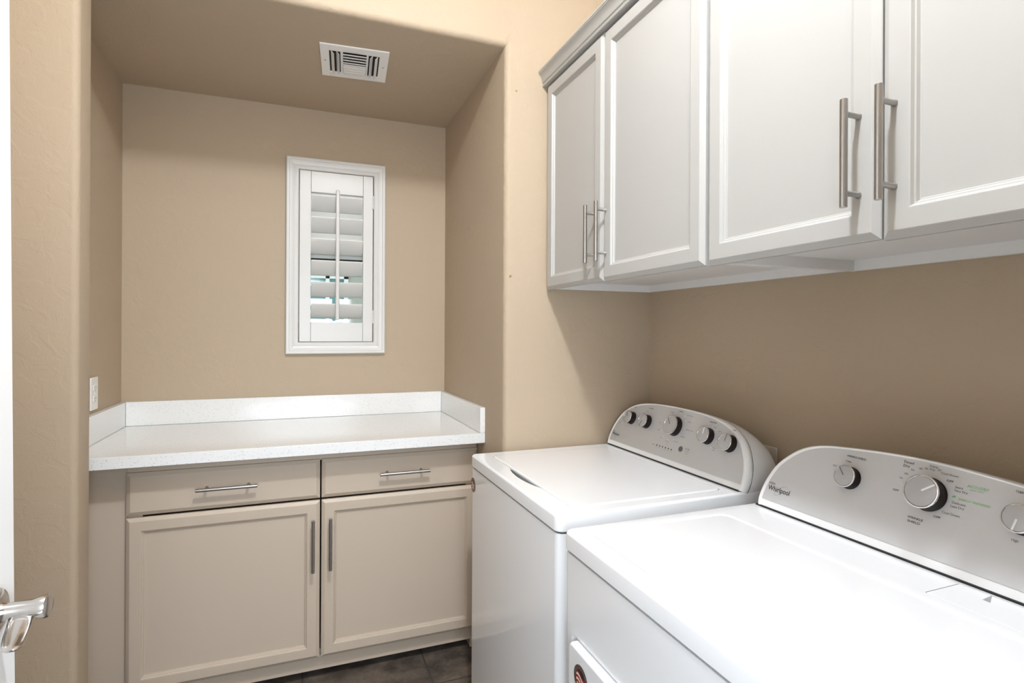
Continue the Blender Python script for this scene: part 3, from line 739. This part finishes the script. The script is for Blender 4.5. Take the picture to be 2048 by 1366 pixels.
logo(wp, wcp, wa, 1.8215, 0.0435, 0.046, 0.0085)
badge(wa, wa, wx0+0.0018, 1.836, 0.789, 0.0245)

# ------------------------------------------------------------------ dryer
dy = thing('clothes_dryer', 'white front-load dryer with three-dial silver console, nearest machine on the right', 'dryer', (0.9, 0.7325, 0))
dx0, dx1, dy0, dy1, dz = 0.547, 1.262, 0.362, 1.0985, 0.886
body = bmesh.new(); loft(body, [rrect(dx0+0.002, dx1-0.004, dy0+0.002, dy1-0.002, 0.018, z, 7) for z in (0.035, 0.8410)])
body = P(obj('body', body, 'enamel', dy, smooth=40), dy)
ey0, ey1, ez0, ez1 = 0.415, 1.062, 0.12, 0.678          # recess for the door
def yz(y0, y1, z0, z1, r_, x, n=7): return [(x, a, b2) for a, b2, _ in rrect(y0, y1, z0, z1, r_, 0, n)]
cb = bmesh.new(); loft(cb, [yz(ey0+0.004, ey1-0.004, ez0+0.004, ez1-0.004, 0.016, dx0+0.014), yz(ey0+0.002, ey1-0.002, ez0+0.002, ez1-0.002, 0.018, dx0+0.006), yz(ey0-0.002, ey1+0.002, ez0-0.002, ez1+0.002, 0.022, dx0-0.004)]); boolean(body, cb)
bm = bmesh.new()
loft(bm, [yz(ey0+0.010, ey1-0.0115, ez0+0.010, ez1-0.007, 0.018, dx0+0.0138), yz(ey0+0.010, ey1-0.0115, ez0+0.010, ez1-0.007, 0.018, dx0-0.004), yz(ey0+0.0105, ey1-0.012, ez0+0.0105, ez1-0.0075, 0.0175, dx0-0.0075), yz(ey0+0.012, ey1-0.0135, ez0+0.012, ez1-0.009, 0.0165, dx0-0.0102), yz(ey0+0.0147, ey1-0.0162, ez0+0.0147, ez1-0.0117, 0.0145, dx0-0.012), yz(ey0+0.017, ey1-0.0185, ez0+0.017, ez1-0.014, 0.012, dx0-0.012)])
dd = P(obj('door', bm, 'enamel', dy, smooth=40), dy)
badge(dd, dy, dx0-0.0122, 0.992, 0.617, 0.0285)
bm = bmesh.new(); loft(bm, [rrect(dx0+0.006, dx1-0.008, dy0+0.006, dy1-0.006, 0.016, z, 7) for z in (0.8411, 0.8448)])
P(obj('seam', bm, 'dark', dy, smooth=40), dy)
# top with a slightly sunken field and a rounded border
bm = bmesh.new(); rs = [rrect(dx0+0.002, dx1-0.002, dy0+0.002, dy1-0.002, 0.02, 0.8449, 7), rrect(dx0, dx1, dy0, dy1, 0.02, 0.848, 7)]
for i in range(6):
    a = R(90*i/5); ins = 0.007*(1-math.cos(a)); rs.append(rrect(dx0+ins, dx1-ins, dy0+ins, dy1-ins, 0.02-ins, dz-0.007+0.007*math.sin(a), 7))
fx0, fx1, fy0, fy1 = 0.586, 0.962, 0.398, 1.062
rs.append(rrect(fx0, fx1, fy0, fy1, 0.03, dz, 7))
for i in range(1, 6):
    t_ = i/5; rs.append(rrect(fx0+0.008*t_, fx1-0.008*t_, fy0+0.008*t_, fy1-0.008*t_, 0.03-0.008*t_*0.6, dz-0.0022*(0.5-0.5*math.cos(PI*t_)), 7))
rs.append(rrect(fx0+0.011, fx1-0.011, fy0+0.011, fy1-0.011, 0.024, dz-0.0022, 7))
loft(bm, rs)
dtop = P(obj('top_panel', bm, 'enamel', dy, smooth=35), dy)
cb = bmesh.new(); loft(cb, [rrect(0.9825, 1.0745, 0.2995+0.1, 0.6185, 0.004, z, 4) for z in (dz-0.004, dz+0.01)]); boolean(dtop, cb)
bm = bmesh.new(); loft(bm, [rrect(0.984, 1.073, 0.401, 0.617, 0.003, dz-0.0038, 4), rrect(0.984, 1.073, 0.401, 0.617, 0.003, dz-0.0003, 4), rrect(0.985, 1.072, 0.402, 0.616, 0.002, dz+0.0004, 4)])
lint = P(obj('lint_screen_lid', bm, 'enamel', dy, smooth=15), dy)
# flat grey triangle on the lid, painted as the shade of a finger pocket
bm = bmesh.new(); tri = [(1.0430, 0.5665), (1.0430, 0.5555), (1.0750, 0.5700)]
loft(bm, [[(x, y, z) for x, y in tri] for z in (dz+0.00035, dz+0.0007)]); P(obj('finger_pocket_shade', bm, 'pocket', lint), dy)
for x, y in ((0.59, 0.40), (0.59, 1.06), (1.22, 0.40), (1.22, 1.06)):
    bm = bmesh.new(); cyl(bm, (x, y, 0), (x, y, 0.035), 0.02, 16); P(obj('foot', bm, 'dark', dy), dy)
dp = Panel(1.083, 0.889)
dhalf = [(0.3555, 0.0), (0.3585, 0.02), (0.352, 0.060), (0.335, 0.102), (0.312, 0.131), (0.280, 0.158), (0.245, 0.1745), (0.204, 0.184), (0.142, 0.1905), (0.065, 0.196), (0.0, 0.1975)]
dcp = console(dy, dp, 0.7300, dhalf, 1.250, 0.8865, panel_mat='panel_light', band=0.0175)
P(obj('console_gap', BX(1.080, 1.096, dy0+0.014, dy1-0.014, dz+0.0002, 0.8895), 'dark', dy), dy)
for y, s, r_, ptr, dep in ((0.862, 0.122, 0.0245, 40, 0.022), (0.702, 0.131, 0.0325, -52, 0.028), (0.552, 0.128, 0.0245, 170, 0.022)):
    knob(dp, dy, dy, y, s, r_, dep, ptr, ptr == 40)
letters('printed_word', [('WRINKLE SHIELD', 0.8600, 0.169, 0.0042, 0.044), ('Timed', 0.7515, 0.183, 0.0050, 0.0205), ('Dry', 0.7535, 0.1755, 0.0050, 0.0125), ('OFF', 0.672, 0.165, 0.0038, 0.012), ('OFF', 0.680, 0.094, 0.0038, 0.012), ('OFF', 0.763, 0.123, 0.0038, 0.012),
    ('WRINKLE', 0.716, 0.0795, 0.0044, 0.0285), ('SHIELD', 0.717, 0.0720, 0.0044, 0.0235)], 'ink', dp, dcp, dy)
letters('printed_setting', [('90 Min', 0.8750, 0.157, 0.0034, 0.0135), ('ON', 0.9045, 0.1405, 0.0036, 0.008), ('50', 0.741, 0.170, 0.0036, 0.0065), ('60', 0.751, 0.160, 0.0036, 0.0065), ('70', 0.759, 0.149, 0.0036, 0.0065), ('40', 0.727, 0.176, 0.0036, 0.0065), ('30', 0.717, 0.1785, 0.0036, 0.0065),
    ('Damp', 0.7045, 0.1855, 0.0040, 0.0155), ('Dry', 0.706, 0.1795, 0.0040, 0.0095), ('20', 0.694, 0.181, 0.0036, 0.0065), ('Cool Down', 0.675, 0.1765, 0.0040, 0.0300), ('Jeans', 0.6555, 0.157, 0.0040, 0.0135), ('Very Dry', 0.651, 0.1505, 0.0040, 0.0225),
    ('Delicate', 0.650, 0.128, 0.0042, 0.0225), ('Less Dry', 0.651, 0.1210, 0.0042, 0.0225), ('Cool Down', 0.659, 0.106, 0.0042, 0.0300), ('TEMPERATURE', 0.5725, 0.1735, 0.0040, 0.0370, 0, 'LEFT'), ('High', 0.559, 0.0930, 0.0038, 0.010)], 'ink_grey', dp, dcp, dy)
letters('printed_word', [('ACCUDRY', 0.6260, 0.1640, 0.0050, 0.0345), ('sensor dryer', 0.6270, 0.1583, 0.0024, 0.0230), ('ENERGY PREFERRED', 0.6270, 0.1365, 0.0038, 0.0500)], 'ink_green', dp, dcp, dy)
bm = bmesh.new(); q_ = []
for i in range(16):
    a = 2*PI*i/16; u = 0.0036*math.cos(a); v = 0.0017*math.sin(a)*(1+0.3*math.cos(a)); q_.append(dp.p(0.6605-(u*.94-v*.34), 0.1385+(u*.34+v*.94), 0.0005))
bm.faces.new([bm.verts.new(p) for p in q_]); P(obj('leaf_mark', bm, 'ink_green', dcp), dy)
logo(dp, dcp, dy, 1.0305, 0.0490, 0.064, 0.0118)
